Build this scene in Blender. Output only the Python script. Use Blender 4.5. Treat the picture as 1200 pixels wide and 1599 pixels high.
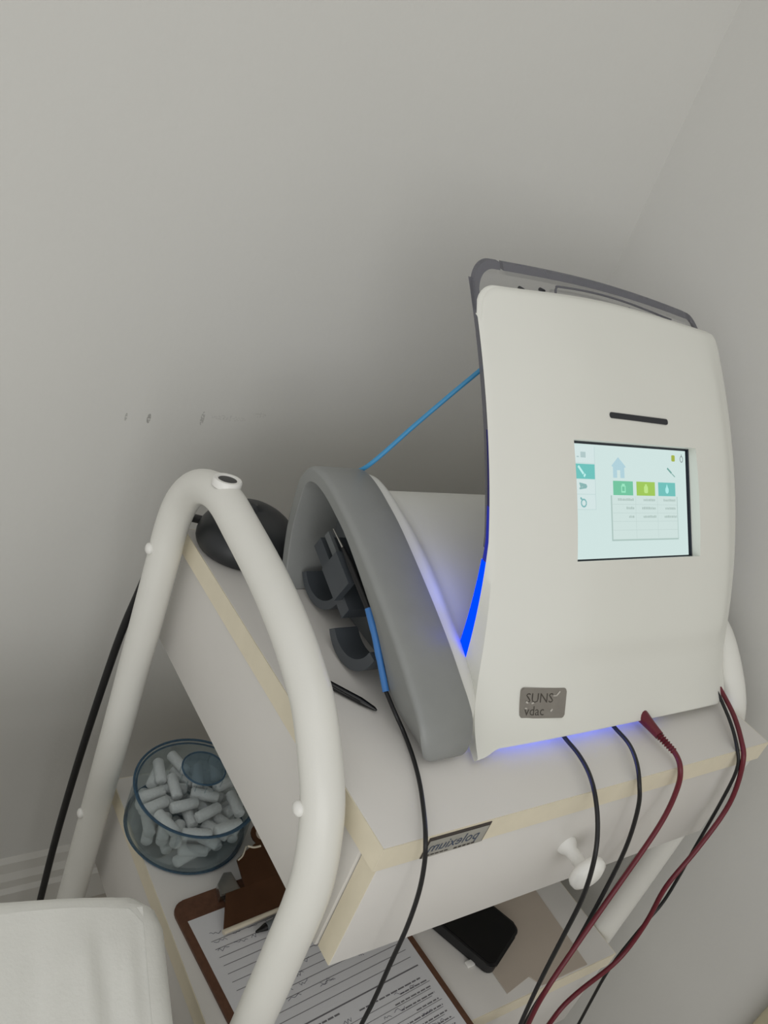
import bpy, bmesh, math, random
import numpy as np
from mathutils import Vector, Matrix
random.seed(7)
SC = bpy.context.scene
COL = SC.collection
for o in list(bpy.data.objects):
    bpy.data.objects.remove(o, do_unlink=True)

# ------------------------------------------------------------------ camera
cam_d = bpy.data.cameras.new('camera')
cam = bpy.data.objects.new('camera', cam_d); COL.objects.link(cam)
RIGHT = Vector((0.79601, -0.501941, 0.338265))
DOWN = Vector((0.017927, -0.539057, -0.842078))
FWD = Vector((0.605018, 0.676367, -0.420097))
m3 = Matrix((RIGHT, -DOWN, -FWD)).transposed()
cam.matrix_world = Matrix.Translation((-0.3386, -0.2559, 0.4175)) @ m3.to_4x4()
cam_d.sensor_fit = 'VERTICAL'; cam_d.sensor_height = 24.0
cam_d.lens = 1329.5 / 1599 * 24.0
cam_d.clip_start = 0.01
SC.camera = cam

# ------------------------------------------------------------------ world, lights, exposure
w = bpy.data.worlds.new('world'); SC.world = w; w.use_nodes = True
w.node_tree.nodes['Background'].inputs[0].default_value = (1.0, 1.0, 0.995, 1)
w.node_tree.nodes['Background'].inputs[1].default_value = 0.58

def area(name, loc, target, sx, sy, power, col=(1, 1, 1)):
    d = bpy.data.lights.new(name, 'AREA'); d.shape = 'RECTANGLE'
    d.size = sx; d.size_y = sy; d.energy = power; d.color = col
    o = bpy.data.objects.new(name, d); COL.objects.link(o)
    o.location = loc
    o.rotation_euler = (Vector(target) - Vector(loc)).to_track_quat('-Z', 'Y').to_euler()
    return o
area('window_light', (-1.35, -2.10, 0.25), (0.2, 0.4, 0.05), 2.4, 1.6, 18, (1.0, 1.0, 0.99))
area('ceiling_light', (-0.7, -0.6, 1.75), (0.1, 0.2, 0.0), 1.2, 1.2, 2.2, (1.0, 0.99, 0.96))

vs = SC.view_settings
vs.view_transform = 'Standard'; vs.look = 'None'; vs.gamma = 1; vs.exposure = 0.0
vs.use_curve_mapping = False

# ------------------------------------------------------------------ helpers
def lin(c):
    def f(v):
        v /= 255.0
        return v / 12.92 if v <= 0.04045 else ((v + 0.055) / 1.055) ** 2.4
    return tuple(f(v) for v in c) + (1.0,)

def mat(name, rgb, rough=0.5, metal=0.0, var=0.04, scale=30.0, bump=0.0, bscale=200.0, spec=0.5, coat=0.0):
    """procedural principled material: slight colour mottling and fine relief"""
    m = bpy.data.materials.new(name); m.use_nodes = True
    nt = m.node_tree; b = nt.nodes['Principled BSDF']
    b.inputs['Roughness'].default_value = rough
    b.inputs['Metallic'].default_value = metal
    b.inputs['Specular IOR Level'].default_value = spec
    b.inputs['Coat Weight'].default_value = coat
    tc = nt.nodes.new('ShaderNodeTexCoord')
    n = nt.nodes.new('ShaderNodeTexNoise'); n.inputs['Scale'].default_value = scale; n.inputs['Detail'].default_value = 4
    nt.links.new(tc.outputs['Object'], n.inputs['Vector'])
    r = nt.nodes.new('ShaderNodeValToRGB')
    c = lin(rgb)
    r.color_ramp.elements[0].color = tuple(max(0, v * (1 - var)) for v in c[:3]) + (1,)
    r.color_ramp.elements[1].color = tuple(min(1, v * (1 + var)) for v in c[:3]) + (1,)
    r.color_ramp.elements[0].position = 0.3; r.color_ramp.elements[1].position = 0.7
    nt.links.new(n.outputs['Fac'], r.inputs['Fac'])
    nt.links.new(r.outputs['Color'], b.inputs['Base Color'])
    if bump > 0:
        n2 = nt.nodes.new('ShaderNodeTexNoise'); n2.inputs['Scale'].default_value = bscale; n2.inputs['Detail'].default_value = 3
        nt.links.new(tc.outputs['Object'], n2.inputs['Vector'])
        bp = nt.nodes.new('ShaderNodeBump'); bp.inputs['Strength'].default_value = bump; bp.inputs['Distance'].default_value = 0.002
        nt.links.new(n2.outputs['Fac'], bp.inputs['Height'])
        nt.links.new(bp.outputs['Normal'], b.inputs['Normal'])
    return m

def glow(name, rgb, strength):
    m = bpy.data.materials.new(name); m.use_nodes = True
    nt = m.node_tree; nt.nodes.clear()
    e = nt.nodes.new('ShaderNodeEmission'); e.inputs[0].default_value = lin(rgb); e.inputs[1].default_value = strength
    o = nt.nodes.new('ShaderNodeOutputMaterial'); nt.links.new(e.outputs[0], o.inputs[0])
    return m

def clear(name, tint, body=(200, 210, 215), opaque=0.08, refl=0.12):
    """thin clear plastic: tinted see-through sheet with a little body colour and fresnel gloss"""
    m = bpy.data.materials.new(name); m.use_nodes = True
    nt = m.node_tree; nt.nodes.clear()
    t = nt.nodes.new('ShaderNodeBsdfTransparent'); t.inputs[0].default_value = lin(tint)
    d = nt.nodes.new('ShaderNodeBsdfDiffuse'); d.inputs[0].default_value = lin(body)
    g = nt.nodes.new('ShaderNodeBsdfGlossy'); g.inputs['Roughness'].default_value = 0.06
    lw = nt.nodes.new('ShaderNodeLayerWeight'); lw.inputs[0].default_value = 0.25
    mp = nt.nodes.new('ShaderNodeMath'); mp.operation = 'MULTIPLY'; mp.inputs[1].default_value = refl * 3
    nt.links.new(lw.outputs['Fresnel'], mp.inputs[0])
    a = nt.nodes.new('ShaderNodeMixShader'); a.inputs[0].default_value = opaque
    nt.links.new(t.outputs[0], a.inputs[1]); nt.links.new(d.outputs[0], a.inputs[2])
    b = nt.nodes.new('ShaderNodeMixShader')
    nt.links.new(mp.outputs[0], b.inputs[0]); nt.links.new(a.outputs[0], b.inputs[1]); nt.links.new(g.outputs[0], b.inputs[2])
    o = nt.nodes.new('ShaderNodeOutputMaterial'); nt.links.new(b.outputs[0], o.inputs[0])
    return m

def tag(o, label=None, cat=None, group=None, kind=None):
    if label: o['label'] = label
    if cat: o['category'] = cat
    if group: o['group'] = group
    if kind: o['kind'] = kind
    return o

def empty(name, loc, label, cat, group=None):
    o = bpy.data.objects.new(name, None); COL.objects.link(o)
    o.location = loc; o.empty_display_size = 0.02
    return tag(o, label, cat, group)

def adopt(o, p):
    o.parent = p
    if p.type == 'EMPTY':
        o.matrix_parent_inverse = Matrix.Translation(-Vector(p.location))
    return o

def mk(name, verts, faces, m, parent=None, smooth=False, angle=None):
    me = bpy.data.meshes.new(name)
    me.from_pydata([tuple(v) for v in verts], [], faces); me.update()
    bm = bmesh.new(); bm.from_mesh(me)
    bmesh.ops.recalc_face_normals(bm, faces=bm.faces); bm.to_mesh(me); bm.free()
    return fin(name, me, m, parent, smooth, angle)

def fin(name, me, m, parent=None, smooth=False, angle=None):
    me.materials.append(m)
    if smooth:
        for p in me.polygons: p.use_smooth = True
        if angle is not None:
            try: me.set_sharp_from_angle(angle=math.radians(angle))
            except Exception: pass
    o = bpy.data.objects.new(name, me); COL.objects.link(o)
    if parent is not None: adopt(o, parent)
    return o

def bm_obj(name, bm, m, parent=None, smooth=False, angle=None):
    bmesh.ops.recalc_face_normals(bm, faces=bm.faces)
    me = bpy.data.meshes.new(name); bm.to_mesh(me); bm.free()
    return fin(name, me, m, parent, smooth, angle)

def boxm(lo, hi, bevel=0.0, seg=2, bm=None):
    bm = bm or bmesh.new()
    r = bmesh.ops.create_cube(bm, size=1.0)
    c = [(a + b) / 2 for a, b in zip(lo, hi)]; s = [b - a for a, b in zip(lo, hi)]
    for v in r['verts']:
        v.co = Vector((v.co.x * s[0] + c[0], v.co.y * s[1] + c[1], v.co.z * s[2] + c[2]))
    if bevel > 0:
        es = list({e for v in r['verts'] for e in v.link_edges})
        bmesh.ops.bevel(bm, geom=es, offset=bevel, segments=seg, affect='EDGES', profile=0.5)
    return bm

def box(name, lo, hi, m, parent=None, bevel=0.001, seg=2):
    return bm_obj(name, boxm(lo, hi, bevel, seg), m, parent, True, 35)

def catmull(pts, n=8):
    P = [Vector(p) for p in pts]
    P = [P[0] * 2 - P[1]] + P + [P[-1] * 2 - P[-2]]
    out = []
    for i in range(1, len(P) - 2):
        for k in range(n):
            t = k / n
            out.append(0.5 * ((2 * P[i]) + (P[i + 1] - P[i - 1]) * t + (2 * P[i - 1] - 5 * P[i] + 4 * P[i + 1] - P[i + 2]) * t * t
                              + (-P[i - 1] + 3 * P[i] - 3 * P[i + 1] + P[i + 2]) * t ** 3))
    out.append(P[-2]); return out

def smooth_path(pts, it=2):
    P = [Vector(p) for p in pts]
    for _ in range(it):
        P = [P[0]] + [(P[i - 1] + 2 * P[i] + P[i + 1]) / 4 for i in range(1, len(P) - 1)] + [P[-1]]
    return P

def sweep(pts, rad, seg=10, caps=True):
    """tube along pts; rad is a number or a list"""
    P = [Vector(p) for p in pts]; n = len(P)
    R = rad if isinstance(rad, (list, tuple)) else [rad] * n
    V = []; F = []
    t0 = (P[1] - P[0]).normalized()
    nrm = t0.orthogonal().normalized()
    for i in range(n):
        t = (P[min(i + 1, n - 1)] - P[max(i - 1, 0)]).normalized()
        nrm = (nrm - t * nrm.dot(t)).normalized(); bn = t.cross(nrm)
        for k in range(seg):
            a = 2 * math.pi * k / seg
            V.append(P[i] + (nrm * math.cos(a) + bn * math.sin(a)) * R[i])
    for i in range(n - 1):
        for k in range(seg):
            k2 = (k + 1) % seg
            F.append((i * seg + k, i * seg + k2, (i + 1) * seg + k2, (i + 1) * seg + k))
    if caps:
        F.append(tuple(range(seg - 1, -1, -1))); F.append(tuple((n - 1) * seg + k for k in range(seg)))
    return V, F

def tube(name, pts, rad, m, parent=None, seg=10):
    V, F = sweep(pts, rad, seg)
    return mk(name, V, F, m, parent, True, 60)

def lathe(prof, origin=(0, 0, 0), axis=(0, 0, 1), seg=40, close_ends=True):
    ax = Vector(axis).normalized(); u = ax.orthogonal().normalized(); v = ax.cross(u); o = Vector(origin)
    V = []; F = []
    for (r, h) in prof:
        for k in range(seg):
            a = 2 * math.pi * k / seg
            V.append(o + ax * h + (u * math.cos(a) + v * math.sin(a)) * r)
    n = len(prof)
    for i in range(n - 1):
        for k in range(seg):
            k2 = (k + 1) % seg
            F.append((i * seg + k, i * seg + k2, (i + 1) * seg + k2, (i + 1) * seg + k))
    if close_ends:
        F.append(tuple(range(seg - 1, -1, -1))); F.append(tuple((n - 1) * seg + k for k in range(seg)))
    return V, F

def lathe_obj(name, prof, m, parent=None, origin=(0, 0, 0), axis=(0, 0, 1), seg=40, close_ends=True, angle=40):
    V, F = lathe(prof, origin, axis, seg, close_ends)
    return mk(name, V, F, m, parent, True, angle)

def frame(o, u, v):
    """plane frame: returns f(a,b,h) -> point"""
    o = Vector(o); u = Vector(u).normalized(); n = u.cross(Vector(v)).normalized(); v = n.cross(u)
    return (lambda a, b, h=0.0: o + u * a + v * b + n * h), u, v, n

def slab(name, poly, f, h0, h1, m, parent=None, bevel=0.0):
    """prism from a polygon in plane frame f"""
    bm = bmesh.new()
    lo = [bm.verts.new(f(a, b, h0)) for a, b in poly]; hi = [bm.verts.new(f(a, b, h1)) for a, b in poly]
    n = len(poly)
    bm.faces.new(lo[::-1]); top = bm.faces.new(hi)
    for i in range(n):
        bm.faces.new((lo[i], lo[(i + 1) % n], hi[(i + 1) % n], hi[i]))
    if bevel:
        bmesh.ops.bevel(bm, geom=list(top.edges), offset=bevel, segments=2, affect='EDGES')
    return bm_obj(name, bm, m, parent, True, 30)

def rrect(x0, y0, x1, y1, r, n=5):
    out = []
    for cx, cy, a0 in ((x1 - r, y1 - r, 0), (x0 + r, y1 - r, 90), (x0 + r, y0 + r, 180), (x1 - r, y0 + r, 270)):
        for k in range(n + 1):
            a = math.radians(a0 + 90 * k / n); out.append((cx + r * math.cos(a), cy + r * math.sin(a)))
    return out

def quads(name, polys, f, h, m, parent):
    """flat print: many small polygons lying on one surface"""
    V = []; F = []
    for p in polys:
        i = len(V); V += [f(a, b, h) for a, b in p]; F.append(tuple(range(i, i + len(p))))
    me = bpy.data.meshes.new(name); me.from_pydata([tuple(v) for v in V], [], F); me.update()
    return fin(name, me, m, parent)

def rect(a0, b0, a1, b1):
    return [(a0, b0), (a1, b0), (a1, b1), (a0, b1)]

def stroke(p, q, wd):
    d = Vector((q[0] - p[0], q[1] - p[1]));
    if d.length < 1e-9: d = Vector((1e-6, 0))
    n = Vector((-d.y, d.x)).normalized() * wd / 2
    return [(p[0] + n.x, p[1] + n.y), (q[0] + n.x, q[1] + n.y), (q[0] - n.x, q[1] - n.y), (p[0] - n.x, p[1] - n.y)]

def text_mesh(name, s, size, f, a, b, h, m, parent, flip=False, shear=0.0, depth=0.0, wscale=1.0):
    c = bpy.data.curves.new(name, 'FONT'); c.body = s; c.size = size; c.shear = shear; c.resolution_u = 2
    c.extrude = depth
    t = bpy.data.objects.new(name, c); COL.objects.link(t)
    dg = bpy.context.evaluated_depsgraph_get(); dg.update()
    me = bpy.data.meshes.new_from_object(t.evaluated_get(dg))
    bpy.data.objects.remove(t, do_unlink=True)
    xs = [v.co.x for v in me.vertices] or [0]
    wdt = max(xs)
    for v in me.vertices:
        x = (wdt - v.co.x if flip else v.co.x) * wscale
        v.co = f(a + x, b + v.co.y, h + v.co.z)
    me.update()
    return fin(name, me, m, parent)

# ------------------------------------------------------------------ materials
M_white = mat('white_laminate', (220, 217, 212), 0.38, var=0.015, scale=12, bump=0.03, bscale=400)
M_edge = mat('beige_edge_band', (228, 219, 196), 0.5, var=0.03, scale=40)
M_tube = mat('white_powder_coat', (228, 227, 220), 0.32, var=0.012, scale=25, bump=0.04, bscale=500)
M_cap = mat('white_plastic_cap', (238, 237, 232), 0.3, var=0.01)
M_shell = mat('matt_white_shell', (230, 230, 222), 0.42, var=0.008, scale=14)
M_body = mat('satin_white_body', (230, 230, 224), 0.4, var=0.008, scale=14)
M_grey = mat('grey_plastic', (143, 145, 143), 0.42, var=0.02, scale=60, bump=0.05, bscale=700)
M_greyin = mat('grey_plastic_shaded', (106, 110, 112), 0.5, var=0.02, scale=40)  # recess shade darkened into this grey; rails, screws and pen barrel share it
M_slate = mat('slate_plastic', (74, 79, 84), 0.45, var=0.04, scale=50)
M_black = mat('black_rubber', (22, 22, 24), 0.45, var=0.1, scale=80)
M_blackgl = mat('black_gloss', (14, 14, 16), 0.22, var=0.1, scale=80)
M_dome = mat('black_satin', (38, 40, 42), 0.42, var=0.08, scale=40)
M_red = mat('dark_red_rubber', (104, 26, 40), 0.4, var=0.08, scale=80)
M_bluesl = mat('blue_sleeve', (70, 130, 200), 0.4, var=0.05, scale=60)
M_bluet = mat('sky_blue_tube', (64, 150, 200), 0.35, var=0.05, scale=60)
M_steel = mat('steel', (190, 188, 184), 0.28, 1.0, var=0.05, scale=90)
M_badge = mat('brushed_badge', (150, 145, 138), 0.4, 0.6, var=0.05, scale=120)
M_badgedark = mat('badge_lettering', (78, 73, 67), 0.4, 0.3)
M_badgelight = mat('badge_glint_paint', (205, 200, 192), 0.35, 0.3)
M_board = mat('brown_hardboard', (98, 66, 48), 0.45, var=0.18, scale=180)
M_clip = mat('clip_brown_reflection', (112, 80, 60), 0.25, 0.85, var=0.1, scale=30)  # chrome clip; the brown board's reflection is put into its colour
M_clipedge = mat('clip_bar_and_highlight', (226, 216, 196), 0.35, 0.1)
M_paper = mat('printed_paper', (216, 216, 218), 0.8, var=0.015, scale=10)
M_ink = mat('printed_ink', (112, 110, 114), 0.8)
M_hand = mat('pen_writing', (74, 74, 92), 0.8)
M_taupe = mat('taupe_flat', (190, 178, 164), 0.7, var=0.03, scale=20)
M_cotton = mat('cotton', (240, 239, 236), 0.95, var=0.04, scale=300, bump=0.5, bscale=900)
M_cover = mat('paper_sheet', (236, 236, 230), 0.85, var=0.02, scale=30, bump=0.14, bscale=320)
M_mattress = mat('grey_vinyl', (160, 160, 158), 0.5, var=0.04, scale=30)
M_leg = mat('grey_leg', (120, 120, 122), 0.4, 0.6)
M_trim = mat('cream_trim', (196, 188, 160), 0.5, var=0.04)
M_base = mat('white_baseboard', (212, 210, 203), 0.45, var=0.02, scale=8)
M_floor = mat('grey_vinyl_floor', (186, 180, 170), 0.5, var=0.08, scale=14)
M_wall = mat('painted_wall', (214, 213, 208), 0.75, var=0.012, scale=5, bump=0.12, bscale=160)
M_glassblue = clear('blue_tinted_jar', (246, 250, 251), (150, 172, 184), 0.05, 0.12)
M_glassrim = clear('blue_jar_rim', (160, 184, 202), (96, 126, 150), 0.40, 0.15)
M_glasstop = clear('blue_knob_top', (224, 234, 240), (150, 166, 174), 0.35, 0.12)
M_acryl = clear('clear_acrylic', (250, 250, 250), (200, 200, 202), 0.05, 0.08)
M_acrim = clear('acrylic_edge', (196, 196, 202), (150, 150, 156), 0.38, 0.08)
M_slot = mat('dark_recess', (38, 40, 46), 0.5)
M_bezel = mat('screen_bezel', (44, 50, 60), 0.35)
M_sticker = mat('sticker_silver', (168, 166, 158), 0.35, 0.2, var=0.1, scale=60)
M_stickerdark = mat('sticker_dark', (58, 50, 48), 0.4)
M_stickerblue = mat('sticker_lettering', (58, 72, 96), 0.4)

def wall_marks():
    """back wall paint with a few faint scuffs of their own shape"""
    m = M_wall.copy(); m.name = 'painted_wall_scuffed'
    nt = m.node_tree; b = nt.nodes['Principled BSDF']
    src = b.inputs['Base Color'].links[0].from_socket
    g = nt.nodes.new('ShaderNodeNewGeometry')
    sep = nt.nodes.new('ShaderNodeSeparateXYZ'); nt.links.new(g.outputs['Position'], sep.inputs[0])
    nz = nt.nodes.new('ShaderNodeTexNoise'); nz.inputs['Scale'].default_value = 520; nz.inputs['Detail'].default_value = 5
    nt.links.new(g.outputs['Position'], nz.inputs['Vector'])
    last = src
    for (cx, cz, rx, rz, amt, th) in ((-0.0075, 0.0535, 0.0020, 0.0055, 0.55, .38), (-0.031, 0.053, 0.0012, 0.0045, 0.4, .38),
                                      (0.050, 0.059, 0.0022, 0.0080, 0.35, .42), (0.080, 0.062, 0.022, 0.0030, 0.16, .48),
                                      (0.115, 0.069, 0.008, 0.003, 0.14, .48)):
        def mth(op, a, bb):
            n = nt.nodes.new('ShaderNodeMath'); n.operation = op
            for i, q in enumerate((a, bb)):
                if isinstance(q, (int, float)): n.inputs[i].default_value = q
                else: nt.links.new(q, n.inputs[i])
            return n.outputs[0]
        dx = mth('DIVIDE', mth('SUBTRACT', sep.outputs['X'], cx), rx)
        dz = mth('DIVIDE', mth('SUBTRACT', sep.outputs['Z'], cz), rz)
        d2 = mth('ADD', mth('MULTIPLY', dx, dx), mth('MULTIPLY', dz, dz))
        inside = mth('LESS_THAN', d2, 1.0)
        spot = mth('GREATER_THAN', nz.outputs['Fac'], th + .06)
        fac = mth('MULTIPLY', mth('MULTIPLY', inside, spot), amt)
        mx = nt.nodes.new('ShaderNodeMixRGB'); nt.links.new(fac, mx.inputs[0]); nt.links.new(last, mx.inputs[1])
        mx.inputs[2].default_value = lin((96, 94, 90))
        last = mx.outputs[0]
    nt.links.new(last, b.inputs['Base Color'])
    return m
M_wallback = wall_marks()

# ------------------------------------------------------------------ the room
FZ = -0.70; YW = 0.50; XW = 0.55
tag(box('floor', (-3.0, -3.6, FZ - 0.05), (XW, YW, FZ), M_floor, bevel=0), kind='structure', label='grey vinyl floor under the trolley')
tag(box('wall_back', (-3.0, YW, FZ), (XW + 0.1, YW + 0.1, 1.9), M_wallback, bevel=0), kind='structure', label='pale painted wall behind the trolley with faint scuffs')
tag(box('wall_right', (XW, -3.6, FZ), (XW + 0.1, YW, 1.9), M_wall, bevel=0), kind='structure', label='pale painted wall to the right of the trolley')
# moulded skirting along the back wall
bp = [(YW, FZ), (YW - 0.018, FZ), (YW - 0.018, FZ + 0.052), (YW - 0.013, FZ + 0.058), (YW - 0.013, FZ + 0.072),
      (YW - 0.008, FZ + 0.082), (YW - 0.006, FZ + 0.098), (YW, FZ + 0.104)]
V = [(-3.0, y, z) for y, z in bp] + [(XW, y, z) for y, z in bp]; n = len(bp)
F = [(i, (i + 1) % n, n + (i + 1) % n, n + i) for i in range(n)] + [tuple(range(n)), tuple(range(2 * n - 1, n - 1, -1))]
tag(mk('baseboard_back', V, F, M_base), kind='structure', label='white moulded skirting along the back wall')
tag(box('trim_1', (XW - 0.014, -0.232, FZ), (XW, -0.132, 1.35), M_trim, bevel=0.004), kind='structure', label='cream door casing on the right wall')

# ------------------------------------------------------------------ trolley
W = 0.48; TH = 0.0223; DP = 0.378
trolley = empty('trolley', (W / 2, DP / 2, FZ), 'white two-tier trolley with bent tube side frames and beige board edges', 'trolley')
def board(name, ztop):
    b = box(name, (0.0008, 0.0008, ztop - TH), (W - 0.0008, DP - 0.0008, ztop), M_white, trolley, bevel=0.0006)
    # glued edge bands, one along each side
    for lo, hi in (((0, -0.0, ztop - TH + .0003), (W, 0.0008, ztop - .0004)), ((0, DP - 0.0008, ztop - TH + .0003), (W, DP, ztop - .0004)),
                   ((0, 0.00085, ztop - TH + .0003), (0.0008, DP - 0.00085, ztop - .0004)), ((W - 0.0008, 0.00085, ztop - TH + .0003), (W, DP - 0.00085, ztop - .0004))):
        box('edge_band', lo, hi, M_edge, b, bevel=0)
    return b
top = board('tabletop', 0.0)
ZS = -0.335
shelf = board('lower_shelf', ZS)
HD = 0.106
def drawer(zt):
    # carcass sides and back
    box('side_panel', (0.003, 0.020, zt - HD), (0.016, DP - 0.006, zt - 0.0002), M_white, trolley, bevel=0.0008)
    box('side_panel', (W - 0.016, 0.020, zt - HD), (W - 0.003, DP - 0.006, zt - 0.0002), M_white, trolley, bevel=0.0008)
    box('back_panel', (0.0165, DP - 0.018, zt - HD), (W - 0.0165, DP - 0.006, zt - 0.0002), M_white, trolley, bevel=0.0008)
    box('bottom_panel', (0.0165, 0.021, zt - HD + 0.004), (W - 0.0165, DP - 0.0185, zt - HD + 0.010), M_white, trolley, bevel=0.0005)
    fr = box('drawer_front', (0.0062, 0.0022, zt - HD), (W - 0.0062, 0.0192, zt - 0.0012), M_white, trolley, bevel=0.0006)
    box('edge_band', (0.0056, 0.0026, zt - HD + .0005), (0.0063, 0.0190, zt - 0.0016), M_edge, fr, bevel=0)
    box('edge_band', (W - 0.0063, 0.0026, zt - HD + .0005), (W - 0.0056, 0.0190, zt - 0.0016), M_edge, fr, bevel=0)
    kz = zt - 0.048; kx = 0.2255
    lathe_obj('knob', [(0.0095, 0.0), (0.0085, 0.003), (0.0058, 0.007), (0.0058, 0.019), (0.0085, 0.0225), (0.0158, 0.0245), (0.0172, 0.0275),
                       (0.0165, 0.0315), (0.011, 0.0345), (0.001, 0.0352)], M_cap, fr, (kx, 0.0022, kz), (-0.06, -1, 0.0), 32, angle=60)
    return fr
fr1 = drawer(-TH)
fr2 = drawer(ZS - TH)

# bent side frames
yz = [(0.3555, -0.66), (0.3555, -0.50), (0.3575, -0.2427), (0.3605, -0.0407), (0.3620, 0.0092), (0.3560, 0.0428), (0.3387, 0.0684), (0.3121, 0.0840),
      (0.2835, 0.0895), (0.2481, 0.0862), (0.1915, 0.0785), (0.1462, 0.0678), (0.1123, 0.0550), (0.0870, 0.0405), (0.0554, 0.0096), (0.0385, -0.0174),
      (0.0255, -0.0611), (0.0225, -0.1281), (0.0215, -0.2127), (0.0215, -0.40), (0.0215, -0.66)]
TR = 0.0154
def side_frame(x0, out, dy=0.0):
    path = catmull([(x0, y + dy, z) for y, z in yz], 6)
    fr = tube('side_frame', path, TR, M_tube, trolley, 28)
    for (y, z) in ((0.3620, -0.0115), (0.3560, -0.3545), (0.0500, -0.0065), (0.0215, -0.3545)):
        lathe_obj('bolt_cap', [(0.0052, 0), (0.0056, 0.0015), (0.0052, 0.0032), (0.003, 0.0046), (0.0004, 0.005)], M_cap, fr,
                  (x0 + out * (TR - 0.0012), y + dy, z), (out, 0, 0), 20, angle=60)
    # open plug on the bend
    c = Vector((x0, 0.2885 + dy, 0.0893)); nrm = Vector((0, 0.10, 1)).normalized()
    g = lathe_obj('plug', [(0.0122, -0.003), (0.0122, 0.0022), (0.0114, 0.0034), (0.0086, 0.0034), (0.0078, 0.0026), (0.0078, 0.0)], M_cap, fr,
                  c + nrm * (TR - 0.0013), nrm, 28, close_ends=False)
    lathe_obj('plug_hole', [(0.0079, 0.0), (0.0079, 0.0008), (0.0002, 0.0009)], M_blackgl, fr, c + nrm * (TR + 0.0004), nrm, 24)
    for y in (0.3555 + dy, 0.0215 + dy):
        lathe_obj('caster_wheel', [(0.004, -0.008), (0.016, -0.008), (0.018, -0.006), (0.018, 0.006), (0.016, 0.008), (0.004, 0.008)], M_black, trolley,
                  (x0, y, FZ + 0.0182), (1, 0, 0), 24)
        box('caster_fork', (x0 - 0.0125, y - 0.008, FZ + 0.014), (x0 - 0.0095, y + 0.008, FZ + 0.043), M_leg, trolley, 0.0008)
        box('caster_fork', (x0 + 0.0095, y - 0.008, FZ + 0.014), (x0 + 0.0125, y + 0.008, FZ + 0.043), M_leg, trolley, 0.0008)
    return fr
side_frame(-0.0215, -1)
side_frame(W + 0.0165, 1, 0.013)

# maker's sticker on the front edge of the tabletop
fs, _, _, _ = frame((0.040, 0.0, -0.0218), (1, 0, 0), (0, 0, 1))
st = slab('maker_sticker', rect(0, 0, 0.0585, 0.0205), fs, 0.0002, 0.0006, M_stickerdark, top)
quads('sticker_face', [rect(0.0012, -0.0, 0.0575, 0.0176)], fs, 0.0008, M_sticker, top)
text_mesh('sticker_lettering', 'polexium', 0.0135, fs, 0.0035, 0.0058, 0.0010, M_stickerblue, top, flip=True, shear=-0.15, wscale=0.95)
quads('sticker_lettering', [rect(0.004 + i * 0.0042, 0.0018, 0.004 + i * 0.0042 + 0.0034, 0.0029) for i in range(5)]
      + [rect(0.030 + i * 0.0042, 0.0010, 0.030 + i * 0.0042 + 0.0032, 0.0026) for i in range(5)], fs, 0.0010, M_stickerdark, top)

# ------------------------------------------------------------------ the medical device
dev = empty('medical_device', (0.28, 0.18, 0.0), 'white medical generator with tilted touch screen panel and grey arched side on the trolley', 'medical device')
# profile of the low hood (y, z), from the front foot over the crest to the rear foot
HP = [(0.0595, 0.0015), (0.0552, 0.0065), (0.0542, 0.0140), (0.0568, 0.0240), (0.0640, 0.0355), (0.0760, 0.0440), (0.0872, 0.0500), (0.1180, 0.0660), (0.1615, 0.0852),
      (0.2152, 0.1062), (0.2450, 0.1150), (0.2690, 0.1203), (0.2880, 0.1212), (0.3030, 0.1165), (0.3115, 0.1060), (0.3140, 0.0900), (0.3085, 0.0500), (0.2930, 0.0080), (0.2900, 0.0010)]
hp = [Vector((p.x, p.y)) for p in catmull([(y, z, 0) for y, z in HP], 4)]
def inset(path, d):
    out = []
    n = len(path)
    for i in range(n):
        t = (path[min(i + 1, n - 1)] - path[max(i - 1, 0)]).normalized()
        nr = Vector((t.y, -t.x))      # points inward for this winding
        k = d(i / (n - 1)) if callable(d) else d
        out.append(path[i] + nr * k)
    return out
def loft(name, sections, m, parent, closed=False, capends=False):
    V = []; F = []; n = len(sections[0])
    for s in sections: V += s
    for j in range(len(sections) - 1):
        for i in range(n - (0 if closed else 1)):
            i2 = (i + 1) % n
            F.append((j * n + i, j * n + i2, (j + 1) * n + i2, (j + 1) * n + i))
    if capends:
        F.append(tuple(range(n))); F.append(tuple((len(sections) - 1) * n + i for i in range(n)))
    return mk(name, V, F, m, parent, True, 50)
def nose(i, n):     # the front foot narrows to a rounded nose
    t = i / (n - 1); return 1.0 - 0.72 * max(0.0, 1 - t / 0.25) ** 1.8
def sec(x, path): return [(x, p.x, p.y) for p in path]
def secn(x, path): return [(0.089 + (x - 0.089) * (nose(i, len(path)) if x < 0.089 else 0.7 + 0.3 * nose(i, len(path))), p.x, p.y) for i, p in enumerate(path)]
# grey arch: outer skin, rounded rim, inner skin
IP = [(0.0660, 0.0006), (0.0680, 0.0016), (0.0710, 0.0030), (0.0770, 0.0055), (0.0860, 0.0090), (0.0970, 0.0125), (0.1090, 0.0185), (0.1290, 0.0370), (0.1640, 0.0670),
      (0.2180, 0.0930), (0.2470, 0.1020), (0.2690, 0.1068), (0.2850, 0.1075), (0.2945, 0.1045), (0.2992, 0.0985), (0.3005, 0.0880), (0.2955, 0.0500), (0.2800, 0.0080), (0.2775, 0.0006)]
inn = [Vector((p.x, p.y)) for p in catmull([(y, z, 0) for y, z in IP], 4)]
def mixp(d):
    """outer profile moved towards the inner one by d metres"""
    return [a.lerp(b, min(0.8, d / max(1e-6, (b - a).length))) for a, b in zip(hp, inn)]
def under(i):      # the side face leans under towards the front foot
    t = i / (len(hp) - 1); return 0.025 * (1 - min(1, t / 0.45)) ** 0.8
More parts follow.
